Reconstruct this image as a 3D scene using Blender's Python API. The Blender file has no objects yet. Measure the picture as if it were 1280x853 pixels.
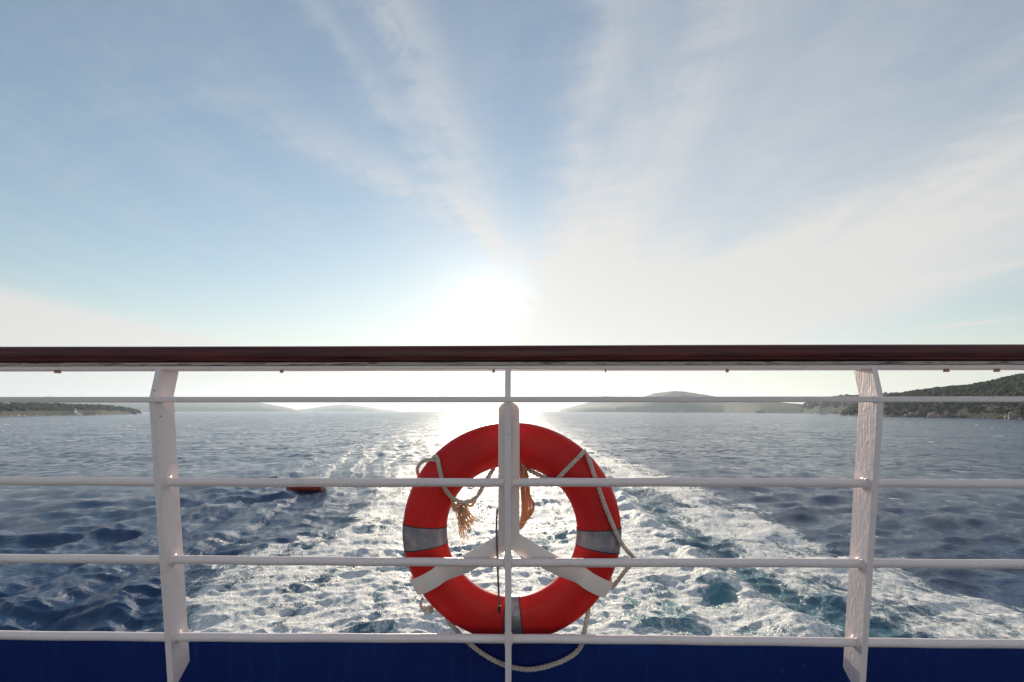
import bpy, bmesh, math, random
import numpy as np
from mathutils import Vector, Matrix

random.seed(7)
rng = np.random.default_rng(11)
sc = bpy.context.scene
col = sc.collection

# ------------------------------------------------------------------ camera, sky, sun, exposure
EYE = 6.0                    # eye height above the sea
F = 604.0                    # focal length in photo pixels (photo 1280 wide)
HOR = 514.0                  # horizon row in the photo
YAW = math.radians(1.0)
SUN_EL = math.radians(12.4)
SUN_AZ = math.radians(3.6)   # towards -X from +Y

cam_d = bpy.data.cameras.new('camera')
cam_d.sensor_width = 36.0
cam_d.lens = 36.0 * F / 1280.0
cam_d.shift_y = (HOR - 426.5) / 1280.0
cam_d.clip_start = 0.05
cam_d.clip_end = 60000.0
cam = bpy.data.objects.new('camera', cam_d)
cam.location = (0, 0, EYE)
cam.rotation_euler = (math.radians(90), 0, YAW)
col.objects.link(cam)
sc.camera = cam

SUN_DIR = Vector((-math.sin(SUN_AZ) * math.cos(SUN_EL), math.cos(SUN_AZ) * math.cos(SUN_EL), math.sin(SUN_EL)))
sun_d = bpy.data.lights.new('sun', 'SUN')
sun_d.energy = 5.0
sun_d.angle = math.radians(0.55)
sun_d.color = (1.0, 0.86, 0.68)
sun = bpy.data.objects.new('sun', sun_d)
sun.rotation_euler = SUN_DIR.to_track_quat('Z', 'Y').to_euler()
sun.location = (0, 30, 40)
col.objects.link(sun)

sc.view_settings.view_transform = 'Standard'
sc.view_settings.look = 'None'
sc.view_settings.gamma = 1.0
sc.view_settings.exposure = 0.36
sc.render.engine = 'CYCLES'
sc.cycles.use_denoising = True
try:
    sc.cycles.denoiser = 'OPENIMAGEDENOISE'
    sc.cycles.denoising_input_passes = 'RGB_ALBEDO_NORMAL'
except Exception:
    pass
sc.cycles.max_bounces = 6
sc.cycles.diffuse_bounces = 3
sc.cycles.glossy_bounces = 3
sc.cycles.transmission_bounces = 3
sc.cycles.volume_bounces = 1
sc.cycles.caustics_reflective = False
sc.cycles.caustics_refractive = False
sc.cycles.sample_clamp_indirect = 4.0
sc.cycles.sample_clamp_direct = 9.0

W = bpy.data.worlds.new('World')
sc.world = W
W.use_nodes = True


class G:
    """Small node-graph helper: numbers, sockets and arithmetic."""
    def __init__(self, tree):
        self.t = tree
        self.n = tree.nodes
        self.l = tree.links

    def new(self, kind, **kw):
        nd = self.n.new(kind)
        for k, v in kw.items():
            setattr(nd, k, v)
        return nd

    def put(self, sock, v):
        if isinstance(v, bpy.types.NodeSocket):
            self.l.new(v, sock)
        elif v is not None:
            sock.default_value = v

    def m(self, op, a, b=None, c=None, clamp=False):
        nd = self.new('ShaderNodeMath', operation=op, use_clamp=clamp)
        for i, v in enumerate((a, b, c)):
            if v is not None:
                self.put(nd.inputs[i], v)
        return nd.outputs[0]

    def add(self, a, b): return self.m('ADD', a, b)
    def sub(self, a, b): return self.m('SUBTRACT', a, b)
    def mul(self, a, b): return self.m('MULTIPLY', a, b)
    def div(self, a, b): return self.m('DIVIDE', a, b)

    def sstep(self, x, lo, hi, a=0.0, b=1.0):
        nd = self.new('ShaderNodeMapRange', interpolation_type='SMOOTHSTEP')
        self.put(nd.inputs[0], x)
        for i, v in zip((1, 2, 3, 4), (lo, hi, a, b)):
            self.put(nd.inputs[i], v)
        return nd.outputs[0]

    def lstep(self, x, lo, hi, a=0.0, b=1.0):
        nd = self.new('ShaderNodeMapRange')
        self.put(nd.inputs[0], x)
        for i, v in zip((1, 2, 3, 4), (lo, hi, a, b)):
            self.put(nd.inputs[i], v)
        return nd.outputs[0]

    def gauss(self, x, w):
        q = self.div(x, w)
        return self.m('EXPONENT', self.mul(self.mul(q, q), -1.0))

    def mix(self, f, a, b, kind='MIX'):
        nd = self.new('ShaderNodeMix', data_type='RGBA', blend_type=kind)
        self.put(nd.inputs[0], f)
        for s, v in ((nd.inputs[6], a), (nd.inputs[7], b)):
            if isinstance(v, tuple) and len(v) == 3:
                v = v + (1.0,)
            self.put(s, v)
        return nd.outputs[2]

    def noise(self, vec, scale, detail=4.0, rough=0.55, dist=0.0, out=0):
        nd = self.new('ShaderNodeTexNoise')
        if vec is not None:
            self.put(nd.inputs['Vector'], vec)
        nd.inputs['Scale'].default_value = scale
        nd.inputs['Detail'].default_value = detail
        nd.inputs['Roughness'].default_value = rough
        nd.inputs['Distortion'].default_value = dist
        return nd.outputs[out]

    def xyz(self, x, y, z):
        nd = self.new('ShaderNodeCombineXYZ')
        for i, v in enumerate((x, y, z)):
            self.put(nd.inputs[i], v)
        return nd.outputs[0]

    def sep(self, v):
        nd = self.new('ShaderNodeSeparateXYZ')
        self.put(nd.inputs[0], v)
        return nd.outputs[0], nd.outputs[1], nd.outputs[2]


def build_world():
    g = G(W.node_tree)
    g.n.clear()
    sky = g.new('ShaderNodeTexSky', sky_type='NISHITA')
    sky.sun_disc = False
    sky.sun_elevation = SUN_EL
    sky.sun_rotation = -SUN_AZ
    sky.altitude = 0.0
    sky.air_density = 1.25
    sky.dust_density = 0.14
    sky.ozone_density = 2.2
    tc = g.new('ShaderNodeTexCoord')
    x, y, z = g.sep(tc.outputs['Generated'])
    zz = g.m('MAXIMUM', g.add(z, 0.03), 0.03)
    u, v = g.div(x, zz), g.div(y, zz)            # position on a flat high cloud sheet
    uv = g.xyz(u, v, 0.0)
    warp = g.sub(g.noise(g.xyz(u, g.mul(v, .5), 0.0), .55, 1.5), 0.5)
    fil = g.noise(g.xyz(g.mul(u, 3.0), g.mul(v, 0.55), 3.1), 1.3, 5.0, 0.55, 0.35)
    fine = g.noise(g.xyz(g.sub(g.mul(u, 7.0), g.mul(v, 1.2)), g.mul(v, 1.3), 9.0), 1.7, 6.0, 0.60, 0.5)
    cross = g.noise(g.xyz(g.add(g.mul(u, 2.2), g.mul(v, 1.4)), g.mul(v, 3.0), 2.0), 2.4, 6.0, 0.62, 0.4)
    soft = g.noise(g.xyz(g.mul(u, 1.0), g.mul(v, 0.45), 5.0), 1.0, 3.0, 0.5, 0.3)

    def band(u0, v0, s, w, amp, wk=0.25, grow=.35):
        d = g.add(g.add(g.sub(g.sub(u, u0), g.mul(g.sub(v, v0), s)), g.mul(warp, wk)), g.mul(g.sub(cross, .5), .17))
        ww = g.m('MAXIMUM', g.mul(g.add(1.0, g.mul(g.sub(v, v0), grow)), w), w * .4)
        return g.mul(g.gauss(d, ww), amp)
    uw = g.add(u, g.mul(warp, 0.4))
    tex = g.sstep(g.add(g.mul(fine, .5), g.mul(cross, .5)), .33, .62)
    parts = []
    parts.append(g.mul(band(-.31, 1.17, .115, .080, .36, .16), g.add(.22, g.mul(tex, .78))))
    parts.append(g.mul(g.mul(band(-.93, 1.27, .60, .13, .42, .2, .1), g.add(.2, g.mul(tex, .8))), g.sstep(v, .95, 2.3)))
    parts.append(g.mul(band(-.46, 1.3, .20, .05, .22, .18, .1), g.add(.15, g.mul(tex, .85))))
    lb = g.sub(g.add(-3.40, g.mul(g.sub(v, 3.4), .05)), g.add(u, g.mul(warp, .35)))
    parts.append(g.mul(g.mul(g.sstep(lb, -.15, .60), .74), g.sstep(fil, .0, .55, .80, 1.0)))
    rr = g.mul(g.sstep(uw, -.05, .45), g.sstep(g.add(uw, g.mul(g.sub(fil, .5), 1.6)), 1.9, 4.0, 1.0, 0.0))
    parts.append(g.mul(g.mul(rr, g.sstep(v, 1.0, 3.2, .22, .74)), g.add(g.sstep(soft, .35, .62, .55, .92), g.mul(tex, .10))))
    ray = g.sub(g.add(uw, g.mul(v, .34)), 2.02)
    r2 = g.mul(g.sstep(g.add(ray, g.mul(g.sub(cross, .5), .35)), -.22, .45), g.sstep(g.add(uw, g.mul(g.sub(fil, .5), 1.6)), 2.0, 3.9, 1.0, 0.0))
    parts.append(g.mul(g.mul(r2, .42), g.sstep(fil, .25, .65, .60, 1.0)))
    parts.append(g.mul(band(.22, 1.3, .0, .09, .24), g.add(.3, g.mul(tex, .7))))
    parts.append(g.mul(band(.50, 1.45, -.05, .16, .22), g.add(.4, g.mul(tex, .6))))
    tl = g.add(g.add(g.sub(u, 4.15), g.mul(g.sub(v, 4.62), .9)), g.mul(warp, .3))
    tt = g.mul(g.gauss(tl, .14), g.gauss(g.sub(g.sub(u, g.mul(v, 1.1)), -.93), .55))
    parts.append(g.mul(g.mul(tt, .75), g.sstep(fine, .3, .6)))
    parts.append(g.add(.10, g.mul(g.sstep(g.add(g.mul(fil, .6), g.mul(cross, .4)), .40, .72), .11)))
    parts.append(g.sstep(v, 2.0, 7.0, 0.0, .46))
    d = parts[0]
    for p in parts[1:]:
        d = g.add(d, p)
    d = g.m('MULTIPLY', d, g.sstep(z, -.02, .03), clamp=True)
    d = g.m('MINIMUM', d, .93)
    # angle to the sun: thin ice cloud scatters strongly forward
    dp = g.new('ShaderNodeVectorMath', operation='DOT_PRODUCT')
    g.put(dp.inputs[0], tc.outputs['Generated'])
    dp.inputs[1].default_value = SUN_DIR
    ang = g.mul(g.m('ARCCOSINE', g.m('MINIMUM', dp.outputs['Value'], .99999)), 57.2958)
    near = g.m('EXPONENT', g.mul(ang, -1 / 2.0))
    wide = g.m('EXPONENT', g.mul(ang, -1 / 16.0))
    cb = g.add(g.add(5.9, g.mul(wide, .2)), g.mul(near, 6.0))
    cloud = g.new('ShaderNodeVectorMath', operation='SCALE')
    cloud.inputs[0].default_value = (1.0, .965, .925)
    g.put(cloud.inputs['Scale'], cb)
    aur = g.new('ShaderNodeVectorMath', operation='SCALE')
    aur.inputs[0].default_value = (1.0, .88, .70)
    g.put(aur.inputs['Scale'], g.mul(near, 5.0))
    base = g.new('ShaderNodeVectorMath', operation='ADD')
    g.put(base.inputs[0], sky.outputs[0])
    g.put(base.inputs[1], aur.outputs[0])
    c = g.mix(d, base.outputs[0], cloud.outputs[0])
    bg = g.new('ShaderNodeBackground')
    g.put(bg.inputs[0], c)
    bg.inputs[1].default_value = 0.10
    out = g.new('ShaderNodeOutputWorld')
    g.l.new(bg.outputs[0], out.inputs[0])


build_world()

# ------------------------------------------------------------------ helpers
CA, SA = math.cos(YAW), math.sin(YAW)


def ray(px, py):
    dx, dz = (px - 640.0) / F, (HOR - py) / F
    return Vector((dx * CA - SA, dx * SA + CA, dz))


def at(px, py, Y):
    """photo pixel -> point on the plane y = Y (a plane parallel to the railing)"""
    d = ray(px, py)
    return Vector((0, 0, EYE)) + d * (Y / d.y)


def mat(name, color=(.5, .5, .5), rough=.5, metal=0.0, spec=.5):
    m = bpy.data.materials.new(name)
    m.use_nodes = True
    b = m.node_tree.nodes['Principled BSDF']
    b.inputs['Base Color'].default_value = tuple(color) + (1.0,)
    b.inputs['Roughness'].default_value = rough
    b.inputs['Metallic'].default_value = metal
    b.inputs['Specular IOR Level'].default_value = spec
    return m, G(m.node_tree), b


def bump(g, b, height, strength, dist):
    bp = g.new('ShaderNodeBump')
    bp.inputs['Strength'].default_value = strength
    bp.inputs['Distance'].default_value = dist
    g.put(bp.inputs['Height'], height)
    g.l.new(bp.outputs[0], b.inputs['Normal'])
    return bp


def objc(g):
    return g.new('ShaderNodeTexCoord').outputs['Object']


def tag(o, label=None, cat=None, group=None, kind=None):
    if label: o['label'] = label
    if cat: o['category'] = cat
    if group: o['group'] = group
    if kind: o['kind'] = kind
    return o


def empty(name, loc, label, cat, group=None):
    o = bpy.data.objects.new(name, None)
    o.empty_display_size = .2
    o.location = loc
    col.objects.link(o)
    return tag(o, label, cat, group)


def link(name, me, m, parent=None, smooth=True):
    """link a mesh given in world coordinates, with its origin moved to its parent or left at 0"""
    if m is not None:
        me.materials.append(m)
    if smooth is not None:
        me.polygons.foreach_set('use_smooth', [bool(smooth)] * len(me.polygons))
        if smooth:
            me.set_sharp_from_angle(angle=math.radians(38))
    o = bpy.data.objects.new(name, me)
    col.objects.link(o)
    if parent is not None:
        o.parent = parent
        root, off = parent, Vector((0, 0, 0))
        while root is not None:
            off += root.location
            root = root.parent
        me.transform(Matrix.Translation(-off))
    return o


def from_bm(bm, name='mesh'):
    me = bpy.data.meshes.new(name)
    bmesh.ops.recalc_face_normals(bm, faces=bm.faces)
    bm.to_mesh(me)
    bm.free()
    return me


def from_py(v, f, name='mesh'):
    me = bpy.data.meshes.new(name)
    me.from_pydata([tuple(p) for p in v], [], f)
    me.update()
    return me


def bm_box(bm, lo, hi, bev=0.0, seg=2):
    c = [(a + b) / 2 for a, b in zip(lo, hi)]
    s = [b - a for a, b in zip(lo, hi)]
    r = bmesh.ops.create_cube(bm, size=1.0, matrix=Matrix.Translation(c) @ Matrix.Diagonal((*s, 1.0)))
    if bev:
        es = list({e for v in r['verts'] for e in v.link_edges})
        bmesh.ops.bevel(bm, geom=es, offset=bev, segments=seg, profile=.5, affect='EDGES')


def bm_prism(bm, poly, axis, lo, hi, bev=0.0, seg=2):
    """extrude a polygon; axis 'x': poly is (y,z) from x=lo..hi, axis 'y': poly is (x,z)"""
    def mk(p, q):
        return (q, p[0], p[1]) if axis == 'x' else (p[0], q, p[1])
    a = [bm.verts.new(mk(p, lo)) for p in poly]
    b = [bm.verts.new(mk(p, hi)) for p in poly]
    fs = [bm.faces.new(a), bm.faces.new(list(reversed(b)))]
    n = len(poly)
    for i in range(n):
        fs.append(bm.faces.new((a[i], b[i], b[(i + 1) % n], a[(i + 1) % n])))
    if bev:
        es = [e for e in {e for f in fs for e in f.edges} if e.calc_face_angle(0) > .5 or True]
        es = [e for e in es if len(e.link_faces) == 2 and e.calc_face_angle(0) > .35]
        bmesh.ops.bevel(bm, geom=es, offset=bev, segments=seg, profile=.5, affect='EDGES')


def spline(pts, n=12, closed=False):
    """Catmull-Rom through the points"""
    P = [Vector(p) for p in pts]
    out = []
    N = len(P)
    rngk = range(N if closed else N - 1)
    for i in rngk:
        if closed:
            p0, p1, p2, p3 = P[(i - 1) % N], P[i], P[(i + 1) % N], P[(i + 2) % N]
        else:
            p0 = P[i - 1] if i > 0 else P[0] * 2 - P[1]
            p1, p2 = P[i], P[i + 1]
            p3 = P[i + 2] if i + 2 < N else P[-1] * 2 - P[-2]
        for k in range(n):
            t = k / n
            out.append(.5 * ((2 * p1) + (p2 - p0) * t + (2 * p0 - 5 * p1 + 4 * p2 - p3) * t * t + (3 * p1 - p0 - 3 * p2 + p3) * t ** 3))
    if not closed:
        out.append(P[-1].copy())
    return out


def frames(P):
    T = []
    n = len(P)
    for i in range(n):
        d = P[min(i + 1, n - 1)] - P[max(i - 1, 0)]
        T.append(d.normalized() if d.length > 1e-9 else Vector((0, 0, 1)))
    up = Vector((0, 1, 0)) if abs(T[0].y) < .9 else Vector((1, 0, 0))
    N = [(up - T[0] * up.dot(T[0])).normalized()]
    for i in range(1, n):
        v = N[-1] - T[i] * N[-1].dot(T[i])
        N.append(v.normalized())
    return T, N, [t.cross(a) for t, a in zip(T, N)]


def tube(V, Fc, P, r, sides=8, cap=True):
    T, N, B = frames(P)
    b0 = len(V)
    for i, p in enumerate(P):
        rr = r(i / (len(P) - 1)) if callable(r) else r
        for k in range(sides):
            a = 2 * math.pi * k / sides
            V.append(p + N[i] * (rr * math.cos(a)) + B[i] * (rr * math.sin(a)))
    for i in range(len(P) - 1):
        for k in range(sides):
            q, w = b0 + i * sides, b0 + (i + 1) * sides
            Fc.append((q + k, q + (k + 1) % sides, w + (k + 1) % sides, w + k))
    if cap:
        Fc.append(tuple(b0 + k for k in reversed(range(sides))))
        e = b0 + (len(P) - 1) * sides
        Fc.append(tuple(e + k for k in range(sides)))


def resample(P, step):
    out = [P[0].copy()]
    acc = 0.0
    for a, b in zip(P[:-1], P[1:]):
        L = (b - a).length
        while acc + L >= step and L > 1e-9:
            t = (step - acc) / L
            a = a.lerp(b, t)
            out.append(a.copy())
            L = (b - a).length
            acc = 0.0
        acc += L
    if (out[-1] - P[-1]).length > step * .3:
        out.append(P[-1].copy())
    return out


def rope_mesh(pts, R, pitch=None, strands=3, n=14, wob=0.0):
    """laid rope: strands twisted round the path"""
    pitch = pitch or R * 5.5
    P = resample(spline(pts, n), pitch / 9)
    if wob:
        P = [p + Vector((random.gauss(0, wob), random.gauss(0, wob), random.gauss(0, wob))) for p in P]
    T, N, B = frames(P)
    V, Fc = [], []
    s = [0.0]
    for a, b in zip(P[:-1], P[1:]):
        s.append(s[-1] + (b - a).length)
    for k in range(strands):
        Q = []
        for i, p in enumerate(P):
            a = 2 * math.pi * (s[i] / pitch + k / strands)
            Q.append(p + (N[i] * math.cos(a) + B[i] * math.sin(a)) * (R * .52))
        tube(V, Fc, Q, R * .53, 6)
    return from_py(V, Fc)


# ------------------------------------------------------------------ materials
def m_paint():
    m, g, b = mat('white_ship_paint', (.86, .745, .725), .38)
    oc = objc(g)
    lump = g.noise(oc, 55.0, 5.0, .6, .3)
    drip = g.noise(g.new('ShaderNodeVectorMath', operation='MULTIPLY').outputs[0], 1.0)
    vm = drip.node.inputs['Vector'].links[0].from_node
    g.put(vm.inputs[0], oc)
    vm.inputs[1].default_value = (160, 160, 24)
    h = g.add(lump, g.mul(drip, .6))
    bump(g, b, h, .5, .0035)
    dirt = g.sstep(g.noise(oc, 9.0, 6.0, .7, .5), .56, .75)
    rust = g.sstep(g.noise(oc, 31.0, 5.0, .65, 1.2), .665, .73)
    c = g.mix(g.mul(dirt, .5), (.86, .745, .725), (.60, .54, .50))
    c = g.mix(g.mul(rust, .75), c, (.20, .09, .05))
    g.put(b.inputs['Base Color'], c)
    g.put(b.inputs['Roughness'], g.sstep(lump, .3, .7, .30, .5))
    return m


def m_bracket():
    m, g, b = mat('cream_bracket_paint', (.82, .76, .70), .42)
    oc = objc(g)
    dirt = g.sstep(g.noise(oc, 14.0, 6.0, .7, .5), .5, .78)
    g.put(b.inputs['Base Color'], g.mix(g.mul(dirt, .4), (.84, .745, .71), (.62, .52, .47)))
    bump(g, b, g.noise(oc, 40.0, 4.0), .25, .003)
    return m


def m_wood():
    m, g, b = mat('varnished_hardwood', (.06, .02, .015), .3, 0, .35)
    oc = objc(g)
    vm = g.new('ShaderNodeVectorMath', operation='MULTIPLY')
    g.put(vm.inputs[0], oc)
    vm.inputs[1].default_value = (2.2, 60, 60)
    grain = g.noise(vm.outputs[0], 1.6, 6.0, .65, .4)
    c = g.mix(g.sstep(grain, .3, .7), (.035, .005, .008), (.14, .024, .022))
    worn = g.sstep(g.noise(oc, 7.0, 5.0, .7), .62, .8)
    c = g.mix(g.mul(worn, .25), c, (.10, .04, .035))
    g.put(b.inputs['Base Color'], c)
    g.put(b.inputs['Roughness'], g.sstep(grain, .3, .7, .28, .48))
    bump(g, b, grain, .35, .002)
    return m


def m_weathered():
    m, g, b = mat('weathered_wood_edge', (.2, .14, .11), .8)
    oc = objc(g)
    vm = g.new('ShaderNodeVectorMath', operation='MULTIPLY')
    g.put(vm.inputs[0], oc)
    vm.inputs[1].default_value = (9, 90, 120)
    n = g.noise(vm.outputs[0], 1.4, 6.0, .7, .6)
    c = g.mix(g.sstep(n, .35, .52), (.04, .022, .018), (.50, .41, .36))
    g.put(b.inputs['Base Color'], c)
    bump(g, b, n, .8, .004)
    return m


def m_red():
    m, g, b = mat('orange_red_lifebuoy_shell', (.56, .022, .016), .5)
    oc = objc(g)
    n = g.noise(oc, 5.0, 5.0, .6, .4)
    c = g.mix(g.sstep(n, .35, .7), (.64, .013, .010), (.50, .010, .013))
    sp = g.sstep(g.noise(oc, 46.0, 4.0, .7), .63, .74)
    c = g.mix(g.mul(sp, .55), c, (.55, .17, .13))
    g.put(b.inputs['Base Color'], c)
    g.put(b.inputs['Roughness'], g.sstep(n, .3, .7, .40, .58))
    b.inputs['Specular IOR Level'].default_value = .3
    b.inputs['Subsurface Weight'].default_value = .06
    b.inputs['Subsurface Radius'].default_value = (.05, .01, .01)
    bump(g, b, g.noise(oc, 120.0, 3.0), .12, .002)
    return m


def m_band():
    m, g, b = mat('grey_reflective_tape', (.33, .33, .37), .35, .35)
    oc = objc(g)
    n = g.noise(oc, 22.0, 5.0, .7)
    g.put(b.inputs['Base Color'], g.mix(g.sstep(n, .35, .7), (.20, .20, .235), (.30, .285, .31)))
    bump(g, b, g.noise(oc, 60.0, 4.0), .5, .003)
    return m


def m_rope(name, a, c2, tr=.15):
    m, g, b = mat(name, a, .85)
    oc = objc(g)
    n = g.noise(oc, 70.0, 4.0, .7)
    g.put(b.inputs['Base Color'], g.mix(g.sstep(n, .3, .7), a, c2))
    bump(g, b, g.noise(oc, 420.0, 3.0), .5, .001)
    # loose fibres let some light through
    tl = g.new('ShaderNodeBsdfTranslucent')
    tl.inputs['Color'].default_value = tuple(a) + (1.0,)
    mx = g.new('ShaderNodeMixShader')
    mx.inputs[0].default_value = tr
    g.l.new(b.outputs[0], mx.inputs[1])
    g.l.new(tl.outputs[0], mx.inputs[2])
    g.l.new(mx.outputs[0], [n for n in g.n if n.type == 'OUTPUT_MATERIAL'][0].inputs['Surface'])
    return m


def m_blue():
    m, g, b = mat('blue_hull_paint', (.006, .04, .20), .5, 0, .25)
    oc = objc(g)
    n = g.noise(oc, 6.0, 6.0, .65, .4)
    c = g.mix(g.sstep(n, .3, .72), (.0006, .012, .115), (.001, .018, .145))
    vm = g.new('ShaderNodeVectorMath', operation='MULTIPLY')
    g.put(vm.inputs[0], oc)
    vm.inputs[1].default_value = (30, 30, 3)
    st = g.sstep(g.noise(vm.outputs[0], 1.0, 5.0, .7), .55, .8)
    c = g.mix(g.mul(st, .65), c, (.03, .065, .19))
    chip = g.sstep(g.noise(oc, 24.0, 5.0, .72, .6), .70, .725)
    c = g.mix(g.mul(chip, .8), c, (.28, .17, .15))
    g.put(b.inputs['Base Color'], c)
    bump(g, b, g.add(g.noise(oc, 40.0, 5.0), g.mul(n, 2.0)), .35, .004)
    return m


PAINT, BRK, WOOD, WEATH = m_paint(), m_bracket(), m_wood(), m_weathered()
RED, BAND, BLUE = m_red(), m_band(), m_blue()
ROPE = m_rope('off_white_rope', (.72, .66, .58), (.52, .46, .40))
TAN = m_rope('frayed_tan_rope', (.88, .66, .46), (.74, .50, .32), .5)
COIL = m_rope('orange_tan_cord', (.84, .50, .32), (.62, .32, .19), .45)
CORD = m_rope('dark_twisted_cord', (.30, .25, .25), (.14, .11, .12))
BLACK, _, _ = mat('black_rubber', (.015, .015, .016), .6)
RUST, gq, bq = mat('rusty_bolt', (.42, .27, .18), .6)
STAPLE, _, _ = mat('metal_edge', (.5, .47, .44), .4)

# ------------------------------------------------------------------ the sea
def fade(t): return t * t * t * (t * (t * 6 - 15) + 10)


_perm = rng.permutation(512).astype(np.int64)
_gx = np.cos(np.arange(512) * 2.399963)
_gy = np.sin(np.arange(512) * 2.399963)


def perlin(x, y):
    xi, yi = np.floor(x).astype(np.int64), np.floor(y).astype(np.int64)
    xf, yf = x - xi, y - yi

    def gr(a, b):
        h = _perm[(_perm[a & 511] + b) & 511]
        return _gx[h], _gy[h]
    a = gr(xi, yi); b = gr(xi + 1, yi); c = gr(xi, yi + 1); d = gr(xi + 1, yi + 1)
    n00 = a[0] * xf + a[1] * yf
    n10 = b[0] * (xf - 1) + b[1] * yf
    n01 = c[0] * xf + c[1] * (yf - 1)
    n11 = d[0] * (xf - 1) + d[1] * (yf - 1)
    u, v = fade(xf), fade(yf)
    return (n00 * (1 - u) + n10 * u) * (1 - v) + (n01 * (1 - u) + n11 * u) * v


def fbm(x, y, octs=4, gain=.5):
    t, a, f = 0, 1.0, 1.0
    for k in range(octs):
        t = t + a * perlin(x * f + 17.3 * k, y * f - 9.1 * k)
        a *= gain
        f *= 2.03
    return t


def ss(x, lo, hi):
    t = np.clip((x - lo) / (hi - lo), 0, 1)
    return t * t * (3 - 2 * t)


def wake_fields(X, Y):
    """foam cover 0..1, aeration 0..1 and height of the wake, in sea coordinates"""
    dist = np.maximum(Y, 1.0)
    e1 = fbm(X * .13, Y * .13, 3) * 4.0 + fbm(X * .5 + 40, Y * .5, 4, .6) * 2.0
    grow = np.sqrt(np.clip(dist / 30, .3, 6))
    Lx = -9.6 - 1.6 * ss(dist, 12, 40) + e1
    Rx = 14.2 + 1.2 * np.clip(1 - dist / 60, -1, 1) + e1 * .9
    inside = ss(X - Lx, -.9, 2.4) * ss(Rx - X, -.9, 3.6)
    streak = fbm(X * .55, Y * .10 + 3, 4) * .9
    patch = fbm(X * .33 + 8, Y * .25, 4)
    f = .50 - .05 * ss(X, 6.5, 10) + .62 * streak + .55 * patch
    # outer rims of the wake, whiter
    f += .22 * np.exp(-((X - (Lx + 1.8)) / 1.6) ** 2) + .20 * np.exp(-((X - (Rx - 2.4)) / 1.8) ** 2)
    # churned middle near the stern
    f += .16 * np.exp(-((X - 1.5) / 6.5) ** 2) * ss(40 - dist, 0, 25)
    # smooth trough outside the starboard crest
    rid = 7.0 + fbm(Y * .12, Y * 0 + 5, 3) * 1.4
    f -= .42 * np.exp(-((X - rid - 2.0) / 1.0) ** 2) * ss(50 - dist, 0, 20) * (.6 + .9 * fbm(X * .3, Y * .22 + 50, 2) + .35)
    f += .25 * np.exp(-((X - rid) / .7) ** 2) * ss(50 - dist, 0, 20)
    age = 1 - .62 * ss(dist, 35, 120) - .20 * ss(dist, 120, 500)
    foam = np.clip(f, 0, 1) * inside * age
    # scattered whitecaps outside
    cap = ss(fbm(X * .11 + 90, Y * .2, 4) * 1.0, .50, .62) * .45
    foam = np.maximum(foam, cap * (1 - inside))
    aer = inside * ss(70 - dist, 0, 60) * np.clip(.35 + .8 * np.exp(-((X - 3.5) / 5.5) ** 2) + .5 * patch, 0, 1)
    h = inside * ss(120 - dist, 0, 80) * (.20 * fbm(X * .40, Y * .3, 5, .5) + .06 * np.abs(fbm(X * 1.3, Y * 1.3, 4)) )
    h += .46 * np.exp(-((X - rid) / .8) ** 2) * ss(60 - dist, 0, 30) * (.6 + fbm(X * .5, Y * .5, 3))
    h -= .22 * np.exp(-((X - rid - 1.9) / 1.1) ** 2) * ss(60 - dist, 0, 30)
    # diverging waves along both edges
    for s, ex in ((-1, -11.0), (1, 16.0)):
        q = s * (X - ex) - .24 * Y + fbm(X * .12, Y * .12, 2) * 1.2
        env = np.exp(-((s * (X - ex) - 3.0 - .1 * Y) / 6.5) ** 2) * ss(130 - dist, 0, 90)
        h += (.13 * np.sin(q * 2 * np.pi / 3.1) + .045 * np.sin(q * 2 * np.pi / 1.35 + 1) + .02 * np.sin(q * 2 * np.pi / .62)) * env * (1.0 if s < 0 else .3)
    return foam, aer, h


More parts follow.
